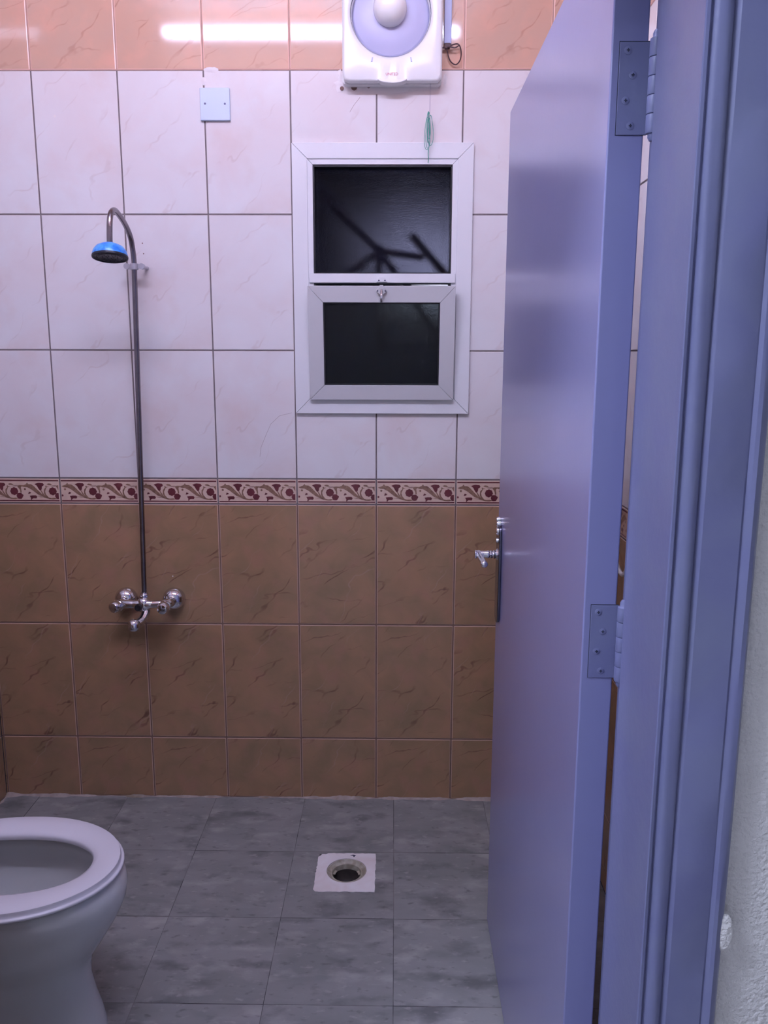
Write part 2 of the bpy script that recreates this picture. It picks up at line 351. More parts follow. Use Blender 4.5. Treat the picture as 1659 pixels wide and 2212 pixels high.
XL, XR, YF = -0.255, 1.650, -1.52        # bathroom: left wall, right wall, inner face of the front wall
WX0, WX1, WZ0, WZ1 = 0.795, 1.240, 1.338, 2.038   # window opening
def back_extra(bm, P):
    rnd = random.Random(3)
    def blob(cx, cz, rx, rz, d=0.0012, n=18):
        c = bm.verts.new(P(cx, cz, d)); pts = [bm.verts.new(P(cx + rx * rnd.uniform(.75, 1.1) * math.cos(6.2832 * i / n), cz + rz * rnd.uniform(.75, 1.1) * math.sin(6.2832 * i / n), 0.0002)) for i in range(n)]
        for i in range(n):
            f = bm.faces.new((c, pts[i], pts[(i + 1) % n])); f.material_index = 11; f.normal_update()
            if f.normal.y > 0: f.normal_flip()
    blob(0.524, 2.279, 0.024, 0.008); blob(0.502, 2.248, 0.008, 0.012)
    blob(0.995, 2.233, 0.115, 0.022, 0.002); blob(0.894, 2.262, 0.007, 0.02, 0.003); blob(0.93, 2.236, 0.055, 0.026, .003)
    blob(1.196, 2.252, 0.006, 0.016, 0.002); blob(1.13, 2.240, 0.06, 0.022, 0.002)
    # fine cracks and drilled holes
    def line(pts, wd=0.0012):
        for (a, b), (c, d) in zip(pts, pts[1:]):
            n = Vector((-(d - b), c - a)).normalized() * wd / 2
            f = bm.faces.new([bm.verts.new(P(*q, 0.0004)) for q in ((a - n.x, b - n.y), (c - n.x, d - n.y), (c + n.x, d + n.y), (a + n.x, b + n.y))])
            f.material_index = 12; f.normal_update()
            if f.normal.y > 0: f.normal_flip()
    line([(0.738, 1.297), (0.70, 1.288), (0.672, 1.262), (0.655, 1.225), (0.640, 1.19), (0.636, 1.16)], 0.0006)
    line([(0.952, 2.205), (0.935, 2.185), (0.922, 2.165)], 0.0008)
    for cx, cz, r in ((0.062, 2.155, 0.004), (0.30, 1.80, 0.002), (0.302, 1.77, 0.002), (0.90, 2.228, 0.006), (0.935, 2.231, 0.009), (0.977, 2.233, 0.005)):
        f = bm.faces.new([bm.verts.new(P(cx + r * math.cos(i * .785), cz + r * math.sin(i * .785), 0.0028 if cx > .89 else 0.0004)) for i in range(8)])
        f.material_index = 12 if cx > .2 else 5; f.normal_update()
        if f.normal.y > 0: f.normal_flip()
    # pale paint flecks above the mixer
    for cx, cz in ((0.258, 0.765), (0.255, 0.758), (0.345, 0.772)):
        f = bm.faces.new([bm.verts.new(P(cx + .002 * math.cos(i * 1.57 + .5), cz + .003 * math.sin(i * 1.57 + .5), 0.0004)) for i in range(4)])
        f.material_index = 11; f.normal_update()
        if f.normal.y > 0: f.normal_flip()
tiled_wall('wall_back', lambda u, z, d: Vector((u, -d, z)), Vector((0, -1, 0)), XL, XR, [k * 0.25 for k in range(-1, 7)],
           hole=(WX0, WX1, WZ0, WZ1), back=0.15, extra=back_extra, seed=5,
           label='back wall tiled white above a floral border and brown below, with the window')
tiled_wall('wall_left', lambda u, z, d: Vector((XL + d, u, z)), Vector((1, 0, 0)), YF, 0.0, [-0.25 * k for k in range(1, 7)], seed=6,
           label='left side wall tiled in brown, a sliver beyond the toilet')
tiled_wall('wall_right', lambda u, z, d: Vector((XR - d, u, z)), Vector((-1, 0, 0)), YF, 0.0, [-0.25 * k for k in range(1, 7)], seed=8,
           label='right side wall tiles seen through the gap by the door hinges')
DX0, DX1, DZ1 = 0.463, 1.372, 2.03      # opening in the front wall
tiled_wall('wall_front', lambda u, z, d: Vector((u, YF + d, z)), Vector((0, 1, 0)), XL - 0.9, XR + 1.2, [k * 0.25 for k in range(-4, 12)], hole=(DX0, DX1, 0.0, DZ1), back=0.10, seed=9, motif=False,
           label='inner tiled face of the wall that holds the doorway')
# corridor face of the same wall, rough plaster, with a lump of plaster lapping over the door casing
bm = bmesh.new()
for a, b, c, d in subtract((-1.2, 3.0, 0.0, 3.0), (DX0, DX1, 0.0, DZ1)): box(bm, a, b, -1.700, YF - 0.1005, c, d)
c0 = Vector((1.4395, -1.7165, 0.820))
lathe(bm, c0, (0, -1, 0), [(0.0105, 0.0), (0.0105, 0.003), (0.0085, 0.0055), (0.005, 0.0065), (0, 0.007)], 24)
for v in bm.verts:
    if (v.co - c0).length < 0.03 and v.co.y < -1.7: v.co.z = c0.z + (v.co.z - c0.z) * 2.3
tag(finish('wall_corridor', bm, 'plaster'), 'rough pale grey plaster wall at the right edge beside the door casing', 'wall', kind='structure')
# remaining corridor shell
tag(boxo('wall_corridor_far', (-1.2, 3.0, -3.9, -3.8, 0, 3.0), 'plaster'), 'pale corridor wall behind the viewer', 'wall', kind='structure')
tag(boxo('wall_corridor_left', (-1.3, -1.2, -3.9, -1.70, 0, 3.0), 'plaster'), 'pale end wall of the corridor, out of view on the left', 'wall', kind='structure')
tag(boxo('wall_corridor_right', (3.0, 3.1, -3.9, -1.70, 0, 3.0), 'plaster'), 'pale end wall of the corridor, out of view on the right', 'wall', kind='structure')
tag(boxo('ceiling', (-1.3, 3.1, -3.9, 0.15, 3.0, 3.1), 'ceiling'), 'flat white painted ceiling', 'ceiling', kind='structure')

# floor: slate look tiles, with a square cut-out for the drain
DR = (0.838, 1.006, -0.497, -0.322)      # x0, x1, y0, y1
bm = bmesh.new(); uvl = bm.loops.layers.uv.new('UVMap')
rnd = random.Random(11)
def fq(x0, x1, y0, y1, z, mi, off=(0, 0)):
    f = bm.faces.new([bm.verts.new(p) for p in ((x0, y0, z), (x1, y0, z), (x1, y1, z), (x0, y1, z))]); f.material_index = mi
    for l in f.loops: l[uvl].uv = (l.vert.co.x + off[0], l.vert.co.y + off[1])
for a, b, c, d in subtract((XL, XR, YF - 0.1, 0.0), DR): fq(a, b, c, d, -0.0010, 1)
xs = [XL] + [1.06 + 0.3 * k for k in range(-4, 2)] + [XR]; ys = [YF - 0.1, -1.21, -0.91, -0.61, -0.31, 0.0]
for a, b in zip(xs, xs[1:]):
    for c, d in zip(ys, ys[1:]):
        g = 0.0010; off = (rnd.uniform(0, 9), rnd.uniform(0, 9)); dz = rnd.uniform(-0.0003, 0.0003)
        gx = g * rnd.uniform(.5, 1.3)
        for q in subtract((a + gx, b - gx, c + g, d - g), DR): fq(*q, dz, 0, off)
x0, x1, y0, y1 = DR
for p, q in (((x0, y0), (x1, y0)), ((x1, y0), (x1, y1)), ((x1, y1), (x0, y1)), ((x0, y1), (x0, y0))):
    f = bm.faces.new([bm.verts.new(v) for v in ((*p, 0), (*q, 0), (*q, -0.10), (*p, -0.10))]); f.material_index = 1
fq(x0, x1, y0, y1, -0.10, 1)
tag(finish('floor', bm, ['floor', 'floor_grout'], recalc=False), 'grey slate look floor tiles with fine dark joints', 'floor', kind='structure')
tag(boxo('floor_corridor', (-1.3, 3.1, -3.9, YF - 0.1, -0.05, 0.0), 'corr_floor'), 'plain floor of the corridor, out of view', 'floor', kind='structure')

# uneven cement bead along the foot of the back and left walls
bm = bmesh.new()
def bead(p0, p1, inward, n, seed):
    rnd = random.Random(seed); p0, p1, inward = Vector(p0), Vector(p1), Vector(inward); L = []
    ph = [rnd.uniform(0, 6) for _ in range(5)]
    for i in range(n + 1):
        t = i / n; s = max(0.0, 0.0025 + 0.0022 * sum(math.sin(t * f + a) for f, a in zip((9, 23, 51, 83, 140), ph)) * 0.6 + rnd.uniform(-.0008, .0008)) + 0.0012
        p = p0.lerp(p1, t)
        L.append([p + Vector((0, 0, s * 1.1)), p + inward * s * 0.8 + Vector((0, 0, s * 0.6)), p + inward * s * 1.8 + Vector((0, 0, 0.0004))])
    loft(bm, L, closed=False)
bead((XL, -0.0005, 0), (XR, -0.0005, 0), (0, -1, 0), 260, 4)
bead((XL + 0.0005, -1.0, 0), (XL + 0.0005, 0, 0), (2.2, 0, 0), 140, 9)
tag(finish('trim_1', bm, 'cement', smooth=True, recalc=True), 'uneven pale cement bead where the brown wall tiles meet the floor', 'trim', kind='structure')

# ------------------------------------------------------------ door frame
# profile of the hinge-side jamb and casing in plan (x, y), extruded upwards
prof = [(1.372, -1.521), (1.358, -1.521), (1.358, -1.567), (1.3480, -1.567), (1.3465, -1.5685), (1.3465, -1.570), (1.3480, -1.581),
        (1.3475, -1.7120), (1.3474, -1.716), (1.3485, -1.7175), (1.3515, -1.7175), (1.3530, -1.7160), (1.3534, -1.7150), (1.3545, -1.7142), (1.3560, -1.7160)]
for i in range(9):
    a = math.pi * (0.92 - 0.86 * i / 8); prof.append((1.3655 + 0.0088 * math.cos(a), -1.7160 - 0.0050 * math.sin(a)))
prof += [(1.3745, -1.7150), (1.3760, -1.7160), (1.3780, -1.7185), (1.3800, -1.7200), (1.4190, -1.7220), (1.4215, -1.7205), (1.4228, -1.7215), (1.4250, -1.7240), (1.4290, -1.7255), (1.4340, -1.7240),
         (1.4385, -1.7185), (1.4400, -1.7100), (1.4400, -1.7005), (1.372, -1.7005)]
def jamb(name, prof, mirror=None):
    bm = bmesh.new(); n = len(prof); nz = 40
    rnd = random.Random(2); loops = []
    for i in range(nz + 1):
        z = 2.02 * i / nz
        # hand-painted, slightly wavy arrises
        loops.append([Vector(((mirror - x) if mirror else x, y - (0.0006 * math.sin(z * 11 + x * 400) if y < -1.7 else 0), z)) for x, y in prof])
    loft(bm, loops, cap0=True, cap1=True)
    return bm
fr = thing('trim_2', 'moulded blue grey painted door frame on the right of the doorway', 'door frame', (1.372, -1.61, 0), kind='structure')
finish('hinge_jamb', jamb('j', prof), 'paint_frame', fr, smooth=True, sharp=28)
finish('latch_jamb', jamb('j', prof, 1.835), 'paint_frame', fr, smooth=True, sharp=28)
bm = bmesh.new()
prism(bm, [(y, 2.02 + (x - 1.346)) for x, y in prof if x <= 1.4401], lambda a, b, t: Vector((t, a, b)), 0.395, 1.44)
finish('head_jamb', bm, 'paint_frame', fr, smooth=True, sharp=28)

# ------------------------------------------------------------ door leaf, swung into the bathroom
DF, DB = 1.3075, 1.3505                   # visible face and hidden face, x
DN, DFAR = -1.520, -0.618                 # hinge edge and free edge, y
door = thing('door_1', 'blue grey painted door standing open into the bathroom on the right', 'door', (1.36, -1.52, 0), kind='structure')
boxo('door_leaf', (DF, DB, DN, DFAR, 0.008, 2.0), 'paint', door, bevel=0.0022, segs=3)
# butt hinges
def hinge(z0, z1, lab):
    zz = z1 - z0; h = bpy.data.objects.new('hinge', None); COL.objects.link(h)
    h.matrix_world = Matrix.Translation((1.36, -1.52, z0)); h.parent = door; h.matrix_parent_inverse = door.matrix_world.inverted()
    xl = 1.3165
    # painted-over joint line around the leaf, then the leaf
    bm = bmesh.new(); box(bm, xl, 1.353, DN - 0.0006, DN, z0, z1)
    finish('leaf_outline', bm, 'dark_gap', h)
    boxo('hinge_leaf', (xl + 0.0007, 1.354, DN - 0.0016, DN - 0.0002, z0 + 0.0003, z1 - 0.0010), 'paint_frame', h, bevel=0.0004)
    for i, f in enumerate((0.90, 0.64, 0.37, 0.10)):
        sx = 1.3265 if i in (0, 2) else 1.3335
        bm = bmesh.new()
        lathe(bm, (sx, DN - 0.0014, z0 + zz * f), (0, -1, 0), [(0.0046, 0.0), (0.0046, 0.0007), (0.0034, 0.0012), (0.0, 0.0014)], 20)
        s = finish('screw', bm, 'paint_frame', h, smooth=True)
        bm = bmesh.new(); box(bm, sx - 0.0019, sx + 0.0019, DN - 0.0030, DN - 0.0026, z0 + zz * f - 0.0006, z0 + zz * f + 0.0006)
        box(bm, sx - 0.0006, sx + 0.0006, DN - 0.0031, DN - 0.0026, z0 + zz * f - 0.0019, z0 + zz * f + 0.0019)
        finish('screw_slot', bm, 'dark_gap', h)
    # knuckle: five barrels on a pin with rounded tips
    c = Vector((1.3578, -1.5300, 0)); prof_ = [(0, -0.009), (0.0035, -0.0085), (0.0055, -0.005), (0.0055, -0.001), (0.0078, -0.0005)]
    n = 5
    for i in range(n):
        a = zz * i / n; b = zz * (i + 1) / n
        prof_ += [(0.0082, a + 0.0006), (0.0084, a + 0.0014), (0.0084, b - 0.0014), (0.0082, b - 0.0006), (0.0066, b)]
    prof_ += [(0.0056, zz + 0.001), (0.0058, zz + 0.005), (0.004, zz + 0.0085), (0, zz + 0.009)]
    bm = bmesh.new(); lathe(bm, c + Vector((0, 0, z0)), (0, 0, 1), prof_, 20)
    finish('knuckle', bm, 'paint_frame', h, smooth=True, sharp=50)
    return h
hinge(1.731, 1.834, 'upper'); hinge(1.050, 1.152, 'middle'); hinge(0.33, 0.432, 'lower')
# lock furniture near the free edge: long back plate, round neck and a lever
hd = bpy.data.objects.new('door_handle', None); COL.objects.link(hd); hd.matrix_world = Matrix.Translation((DF, -0.66, 1.0)); hd.parent = door; hd.matrix_parent_inverse = door.matrix_world.inverted()
bm = bmesh.new()
py0, py1, pz0, pz1 = -0.695, -0.640, 0.848, 1.085
pts = []
for i in range(13):
    a = math.pi * i / 12; pts.append((-0.6675 + 0.0275 * math.cos(a), pz1 - 0.02 + 0.022 * math.sin(a)))
for i in range(13):
    a = math.pi + math.pi * i / 12; pts.append((-0.6675 + 0.0275 * math.cos(a), pz0 + 0.02 + 0.022 * math.sin(a)))
prism(bm, pts, lambda a, b, t: Vector((DF - t, a, b)), 0.0, 0.007)
finish('back_plate', bm, 'dark_chrome', hd, bevel=0.002, segs=3)
for zc, rr in ((1.096, 0.006), (1.086, 0.008), (1.068, 0.010), (1.046, 0.006)):
    bm = bmesh.new(); lathe(bm, (DF, -0.6675, zc), (-1, 0, 0), [(rr, 0.0), (rr, 0.008), (rr * .8, 0.011), (0, 0.012)], 20)
    finish('rosette', bm, 'chrome', hd, smooth=True)
bm = bmesh.new()
lathe(bm, (DF - 0.004, -0.6675, 1.012), (-1, 0, 0), [(0.014, 0), (0.014, 0.004), (0.009, 0.007), (0.011, 0.011), (0.0075, 0.014), (0.010, 0.018), (0.0075, 0.021), (0.0095, 0.025), (0.008, 0.029), (0.0085, 0.050), (0.0105, 0.053), (0.0105, 0.056), (0, 0.058)], 24)
finish('handle_neck', bm, 'chrome', hd, smooth=True, sharp=60)
bm = bmesh.new()
sweep(bm, spline([(DF - 0.049, -0.640, 1.013), (DF - 0.050, -0.665, 1.012), (DF - 0.049, -0.690, 1.009), (DF - 0.046, -0.715, 1.006), (DF - 0.044, -0.738, 1.004)], 6),
      [0.004 + 0.0045 * min(1, i / 4) - 0.0015 * math.sin(i / 24 * 3.14) - (0.003 if i == 24 else 0) for i in range(25)], 16)
finish('lever', bm, 'chrome', hd, smooth=True, sharp=60)
bm = bmesh.new(); box(bm, 1.3135, 1.3445, DFAR - 0.0002, DFAR + 0.0022, 0.85, 1.07)
finish('lock_forend', bm, 'dark_chrome', door)

# ------------------------------------------------------------ window
win = thing('window_1', 'small white aluminium window with two dark obscure panes in the back wall', 'window', (1.017, 0, 1.29), kind='structure')
FX0, FX1, FZ0, FZ1 = 0.752, 1.283, 1.296, 2.080
def ring(bm, o, i, y0, y1, mi=0, miter=True):
    ox0, ox1, oz0, oz1 = o; ix0, ix1, iz0, iz1 = i
    O = [(ox0, oz0), (ox1, oz0), (ox1, oz1), (ox0, oz1)]; I = [(ix0, iz0), (ix1, iz0), (ix1, iz1), (ix0, iz1)]
    for k in range(4):        # four mitred lengths, a hair's gap between them
        a, b = Vector(O[k]), Vector(O[(k + 1) % 4]); c, d = Vector(I[(k + 1) % 4]), Vector(I[k])
        t = (b - a).normalized() * 0.0004
        poly = [a + t, b - t, c - t, d + t]
        prism(bm, [tuple(p) for p in poly], lambda x, z, y: Vector((x, y, z)), y0, y1, mi)
bm = bmesh.new(); ring(bm, (FX0, FX1, FZ0, FZ1), (0.797, 1.238, 1.341, 2.036), -0.011, 0.0)
finish('casing', bm, 'alu', win, bevel=0.0012)
bm = bmesh.new(); ring(bm, (0.7965, 1.2385, 1.3405, 2.0365), (0.8125, 1.2225, 1.355, 2.0205), -0.0075, 0.06)
box(bm, 0.8000, 1.235, -0.0135, 0.05, 1.686, 1.7125)
finish('frame', bm, 'alu', win, bevel=0.0008)
bm = bmesh.new(); ring(bm, (0.8120, 1.2230, 1.7120, 2.0210), (0.8170, 1.2180, 1.7160, 2.0150), -0.0040, 0.030)
finish('gasket', bm, 'gasket', win)
boxo('glass_pane', (0.8150, 1.2200, 0.012, 0.016, 1.714, 2.017), 'glass', win)
# bars of the burglar grille just behind the upper pane
bm = bmesh.new()
hub = Vector((1.016, 0.075, 1.785))
for ang in (-90, -52, 180 + 35, 138, -8):
    a = math.radians(ang); d = Vector((math.cos(a), 0, math.sin(a)))
    sweep(bm, [hub, hub + d * (0.30 if ang != -8 else 0.13)], 0.0105, 10)
sweep(bm, [hub + Vector((0.09, 0, 0.045)), hub + Vector((0.21, 0, -0.085))], 0.012, 10)
lathe(bm, hub - Vector((0, 0.01, 0)), (0, 1, 0), [(0, 0), (0.016, 0), (0.016, 0.02), (0, 0.02)], 20)
box(bm, 0.80, 1.235, 0.065, 0.085, 2.0, 2.03); box(bm, 0.80, 1.235, 0.065, 0.085, 1.345, 1.37)
box(bm, 0.797, 0.815, 0.065, 0.085, 1.345, 2.03); box(bm, 1.22, 1.238, 0.065, 0.085, 1.345, 2.03)
finish('security_grille', bm, 'iron', win, smooth=True)
boxo('outer_sill', (0.797, 1.238, 0.062, 0.149, 1.339, 1.343), 'alu_grey', win)
# bottom-hung lower sash, its head tipped into the room
sash = bpy.data.objects.new('sash', None); COL.objects.link(sash)
S0 = Vector((1.0160, -0.012, 1.3400)); SH, SWD = 0.336, 0.4365
th = math.atan2(0.036, SH); sm = Matrix.Translation(S0) @ Matrix.Rotation(th, 4, 'X')
def sfin(name, bm, mt, parent=None, **k):
    for v in bm.verts: v.co = sm @ v.co
    return finish(name, bm, mt, parent, **k)
hw = SWD / 2
bm = bmesh.new(); ring(bm, (-hw, hw, 0.0, SH), (-hw + 0.045, hw - 0.045, 0.0445, SH - 0.0475), -0.012, 0.012)
COL.objects.unlink(sash); bpy.data.objects.remove(sash)
sash = sfin('sash', bm, 'alu_grey', win, bevel=0.001)
sash['label'] = 'grey white lower sash tipped inwards at its head'
bm = bmesh.new(); ring(bm, (-hw + 0.0445, hw - 0.0445, 0.044, SH - 0.047), (-hw + 0.0485, hw - 0.0485, 0.048, SH - 0.051), -0.0085, 0.011)
sfin('sash_gasket', bm, 'gasket', sash)
bm = bmesh.new(); box(bm, -hw + 0.046, hw - 0.046, -0.002, 0.002, 0.0455, SH - 0.0485)
sfin('sash_pane', bm, 'glass2', sash)
# latch: keeper on the rail, body and lever on the sash
bm = bmesh.new()
prism(bm, [(-.016, 0), (.016, 0), (.0145, .005), (.008, .0125), (-.008, .0125), (-.0145, .005)], lambda a, b, t: Vector((1.016 + a, -t, 1.6875 + b)), 0.0135, 0.019)
lathe(bm, (1.0075, -0.018, 1.692), (0, -1, 0), [(0.0025, 0), (0.0025, 0.0012), (0, 0.0014)], 12, 1); lathe(bm, (1.0255, -0.018, 1.692), (0, -1, 0), [(0.0025, 0), (0.0025, 0.0012), (0, 0.0014)], 12, 1)
finish('latch_keeper', bm, ['alu', 'screw'], win, bevel=0.0006)
bm = bmesh.new()
prism(bm, [(-.005, .003), (-.0055, -.003), (-.015, -.010), (-.0155, -.015), (-.006, -.0235), (.006, -.0235), (.0155, -.015), (.015, -.010), (.0055, -.003), (.005, .003)], lambda a, b, t: Vector((a, -0.012 - t, SH + b)), 0.0, 0.009)
for sx in (-0.0115, 0.0115): lathe(bm, (sx, -0.021, SH - 0.0135), (0, -1, 0), [(0.0024, 0), (0.0024, 0.001), (0, 0.0012)], 12, 1)
sfin('latch_body', bm, ['alu_grey', 'screw'], sash, bevel=0.0008)
bm = bmesh.new(); sweep(bm, spline([(0, -0.020, SH - 0.012), (0, -0.032, SH - 0.024), (0, -0.034, SH - 0.036), (0, -0.028, SH - 0.047)], 5), [0.0045, .0045, .0044, .0042, .004, .004, .004, .0038, .0038, .0038, .0036, .0034, .0032, .003, .0026, .002], 12)
sfin('latch_lever', bm, 'chrome', sash, smooth=True)

# outside: the neighbouring wall across the light shaft, and an unseen spot added for its lit patch
tag(boxo('wall_outside', (-1.2, 3.2, 0.75, 0.80, 0.4, 3.6), 'out_wall'), 'dim neighbouring wall outside, behind the obscure glass', 'wall', kind='structure')
ld = bpy.data.lights.new('added_outside_spot', 'SPOT'); ld.energy = OUT_W; ld.color = (0.92, 0.92, 1.0); ld.spot_size = math.radians(18); ld.spot_blend = 0.6; ld.shadow_soft_size = 0.03
lo = bpy.data.objects.new('added_outside_spot', ld); COL.objects.link(lo); lo.location = (1.72, 0.36, 1.62)
lo.rotation_euler = (Vector((1.195, 0.75, 1.825)) - Vector(lo.location)).to_track_quat('-Z', 'Y').to_euler()

# ------------------------------------------------------------ exhaust fan
fan = thing('exhaust_fan', 'white square exhaust fan with round louvre and dome, above the window', 'fan', (1.043, 0, 2.24))
fcx, fcz = 1.0400, 2.4080
F0, F1, FB, FT = 0.905, 1.184, 2.2330, 2.5290
def rrect(x0, x1, z0, z1, r, n=6):
    out = []
    for cx, cz, a0 in ((x1 - r, z1 - r, 0), (x0 + r, z1 - r, 90), (x0 + r, z0 + r, 180), (x1 - r, z0 + r, 270)):
        for i in range(n + 1):
            a = math.radians(a0 + 90 * i / n); out.append((cx + r * math.cos(a), cz + r * math.sin(a)))
    return out
def circ(r, n, cx=fcx, cz=fcz, a0=45): return [(cx + r * math.cos(math.radians(a0 * 0 + 360 * i / n)), cz + r * math.sin(math.radians(360 * i / n))) for i in range(n)]
bm = bmesh.new()
L0 = [Vector((x, 0.0, z)) for x, z in rrect(F0 - .002, F1 + .002, FB - .002, FT, 0.012)]
L1 = [Vector((x, -0.026, z)) for x, z in rrect(F0 - .002, F1 + .002, FB - .002, FT, 0.012)]
loft(bm, [L0, L1], cap0=True, cap1=True)
finish('backbox', bm, 'pl_white', fan, smooth=True)
bm = bmesh.new()
outer = [rrect(F0, F1, FB, FT, .014), rrect(F0, F1, FB, FT, .014), rrect(F0 + .0015, F1 - .0015, FB + .0015, FT - .0015, .014), rrect(F0 + .006, F1 - .006, FB + .006, FT - .006, .014)]
ysf = [-0.028, -0.046, -0.050, -0.0520]
loops = [[Vector((x, y, z)) for x, z in lp] for lp, y in zip(outer, ysf)]
n = len(outer[0])
def rad_loop(r, y):          # circle sampled at the directions of the outer loop, for a clean bridge
    out = []
    for x, z in outer[-1]:
        a = math.atan2(z - fcz, x - fcx); out.append((a))
    return out
angs = [math.atan2(z - fcz, x - fcx) for x, z in outer[-1]]
# add samples along straight sides: rebuild outlines densely by angle
def dense(lp, N=96):
    P = [Vector((x - fcx, z - fcz)) for x, z in lp]; out = []
    for i in range(N):
        a = 2 * math.pi * i / N; d = Vector((math.cos(a), math.sin(a))); best = None
        for p, q in zip(P, P[1:] + P[:1]):
            e = q - p; den = d.x * e.y - d.y * e.x
            if abs(den) < 1e-12: continue
            t = (p.x * e.y - p.y * e.x) / den; s = (p.x * d.y - p.y * d.x) / den
            if t > 0 and -1e-6 <= s <= 1 + 1e-6: best = t if best is None else max(best, t)
        out.append((fcx + d.x * best, fcz + d.y * best))
    return out
loops = [[Vector((x, y, z)) for x, z in dense(lp)] for lp, y in zip(outer, ysf)]
for r, y in ((0.1225, -0.0545), (0.1125, -0.0500), (0.1095, -0.042), (0.1080, -0.022)):
    loops.append([Vector((fcx + r * math.cos(2 * math.pi * i / 96), y, fcz + r * math.sin(2 * math.pi * i / 96))) for i in range(96)])
loft(bm, loops)
for v in bm.verts:           # the front cover bellies slightly at the foot
    if v.co.z < FB + 0.004 and abs(v.co.x - 1.045) < 0.05: v.co.y -= 0.008 * math.cos((v.co.x - 1.045) / 0.05 * math.pi / 2)
finish('front_cover', bm, 'pl_white', fan, smooth=True, sharp=50)
bm = bmesh.new()
prism(bm, [(1.045 + 0.042 * math.cos(math.radians(180 + i * 15)), 2.2375 + 0.0115 * math.sin(math.radians(180 + i * 15))) for i in range(13)], lambda a, b, t: Vector((a, -t, b)), 0.028, 0.058)
finish('pull_tab', bm, 'pl_white', fan, bevel=0.003)
bm = bmesh.new(); lathe(bm, (fcx, 0, fcz), (0, -1, 0), [(0.1085, 0.018), (0.1085, 0.030), (0.1035, 0.036), (0.1020, 0.0375), (0.060, 0.0415), (0.040, 0.044), (0, 0.045)], 72)
finish('louvre_disc', bm, 'pl_lav', fan, smooth=True, sharp=60)
bm = bmesh.new(); lathe(bm, (fcx - 0.002, 0, fcz + 0.012), (0, -1, 0), [(0.046, 0.040), (0.047, 0.052), (0.046, 0.064), (0.041, 0.078), (0.031, 0.089), (0.018, 0.095), (0, 0.097)], 56)
finish('centre_dome', bm, 'dome', fan, smooth=True, sharp=80)
bm = bmesh.new(); lathe(bm, (fcx, 0, fcz), (0, -1, 0), [(0.1100, 0.036), (0.1115, 0.0475), (0.1125, 0.0510)], 72)
finish('louvre_gap', bm, 'dark_gap', fan, smooth=True)
for sx in (-1, 1):
    bm = bmesh.new(); prism(bm, [(0.0, 0.0), (0.004, 0.0), (0.006, 0.012), (0.003, 0.012)], lambda a, b, t: Vector((1.043 + sx * (0.058 - a), -t, 2.282 + b)), 0.0515, 0.0555)
    finish('cover_clip', bm, 'pl_lav', fan, bevel=0.0005)
tc = bpy.data.curves.new('brand', 'FONT'); tc.body = 'UNITED'; tc.size = 0.0098; tc.align_x = 'CENTER'; tc.extrude = 0.0002
to = bpy.data.objects.new('brand', tc); COL.objects.link(to)
dg = bpy.context.evaluated_depsgraph_get(); me = bpy.data.meshes.new_from_object(to.evaluated_get(dg)); bpy.data.objects.remove(to)
lg = bpy.data.objects.new('brand_lettering', me); COL.objects.link(lg); me.materials.clear(); me.materials.append(M['red'])
me.transform(Matrix.Translation((1.0440, -0.0530, 2.2475)) @ Matrix.Rotation(math.radians(90), 4, 'X')); lg.parent = fan; lg.matrix_parent_inverse = fan.matrix_world.inverted()
bm = bmesh.new()
sweep(bm, [(1.153, -0.030, 2.232), (1.153, -0.029, 2.20), (1.1525, -0.027, 2.155)], 0.0007, 6)
sweep(bm, [(1.1490, -0.026, 2.150), (1.1515, -0.026, 2.06)], 0.0008, 6)
pc = finish('pull_cord', bm, 'string_grey', fan)
bm = bmesh.new()
for dx, w_, zt, zb in ((-0.002, 0.006, 2.158, 2.060), (0.001, 0.0045, 2.157, 2.085), (0.0055, 0.0085, 2.150, 2.068), (-0.001, 0.003, 2.160, 2.075), (-0.004, 0.0085, 2.145, 2.056)):
    cx = 1.150 + dx; pts = []
    for i in range(21):
        a = 2 * math.pi * i / 20 + math.pi / 2
        pts.append((cx + w_ * math.cos(a) * (0.5 + 0.5 * (1 - math.sin(a)) / 2 * 1.6), -0.026 + 0.0015 * math.sin(3 * a + dx * 900), (zt + zb) / 2 + (zt - zb) / 2 * math.sin(a)))
    sweep(bm, pts, 0.0008, 6, caps=False)
sweep(bm, spline([(1.150, -0.026, 2.058), (1.1495, -0.024, 2.045), (1.1505, -0.022, 2.032), (1.1495, -0.020, 2.022)], 4), 0.0013, 6)
tag(finish('cord_bundle', bm, 'string', pc), 'looped green string tied on the end of the pull cord')

# trunking and cable beside the fan
bm = bmesh.new(); box(bm, 1.1935, 1.2100, -0.014, 0.0, 2.342, 3.0); box(bm, 1.1915, 1.2120, -0.0165, -0.011, 2.342, 3.0)
tag(finish('cable_trunking', bm, 'conduit', bevel=0.0012), 'slim pale blue cable trunking running down beside the exhaust fan', 'trunking')
bm = bmesh.new()
sweep(bm, spline([(1.203, -0.010, 2.350), (1.199, -0.012, 2.336), (1.187, -0.014, 2.332), (1.196, -0.018, 2.330), (1.214, -0.020, 2.337), (1.232, -0.018, 2.339), (1.240, -0.016, 2.322), (1.238, -0.014, 2.300), (1.226, -0.012, 2.288), (1.211, -0.012, 2.296), (1.203, -0.014, 2.314), (1.200, -0.018, 2.330), (1.210, -0.022, 2.331), (1.222, -0.022, 2.329), (1.234, -0.020, 2.336)], 6), 0.0018, 8)
box(bm, 1.194, 1.208, -0.018, -0.006, 2.330, 2.343)
tag(finish('power_cable', bm, 'cable', smooth=True), 'dark brown cable looped below the trunking, right of the fan', 'cable')

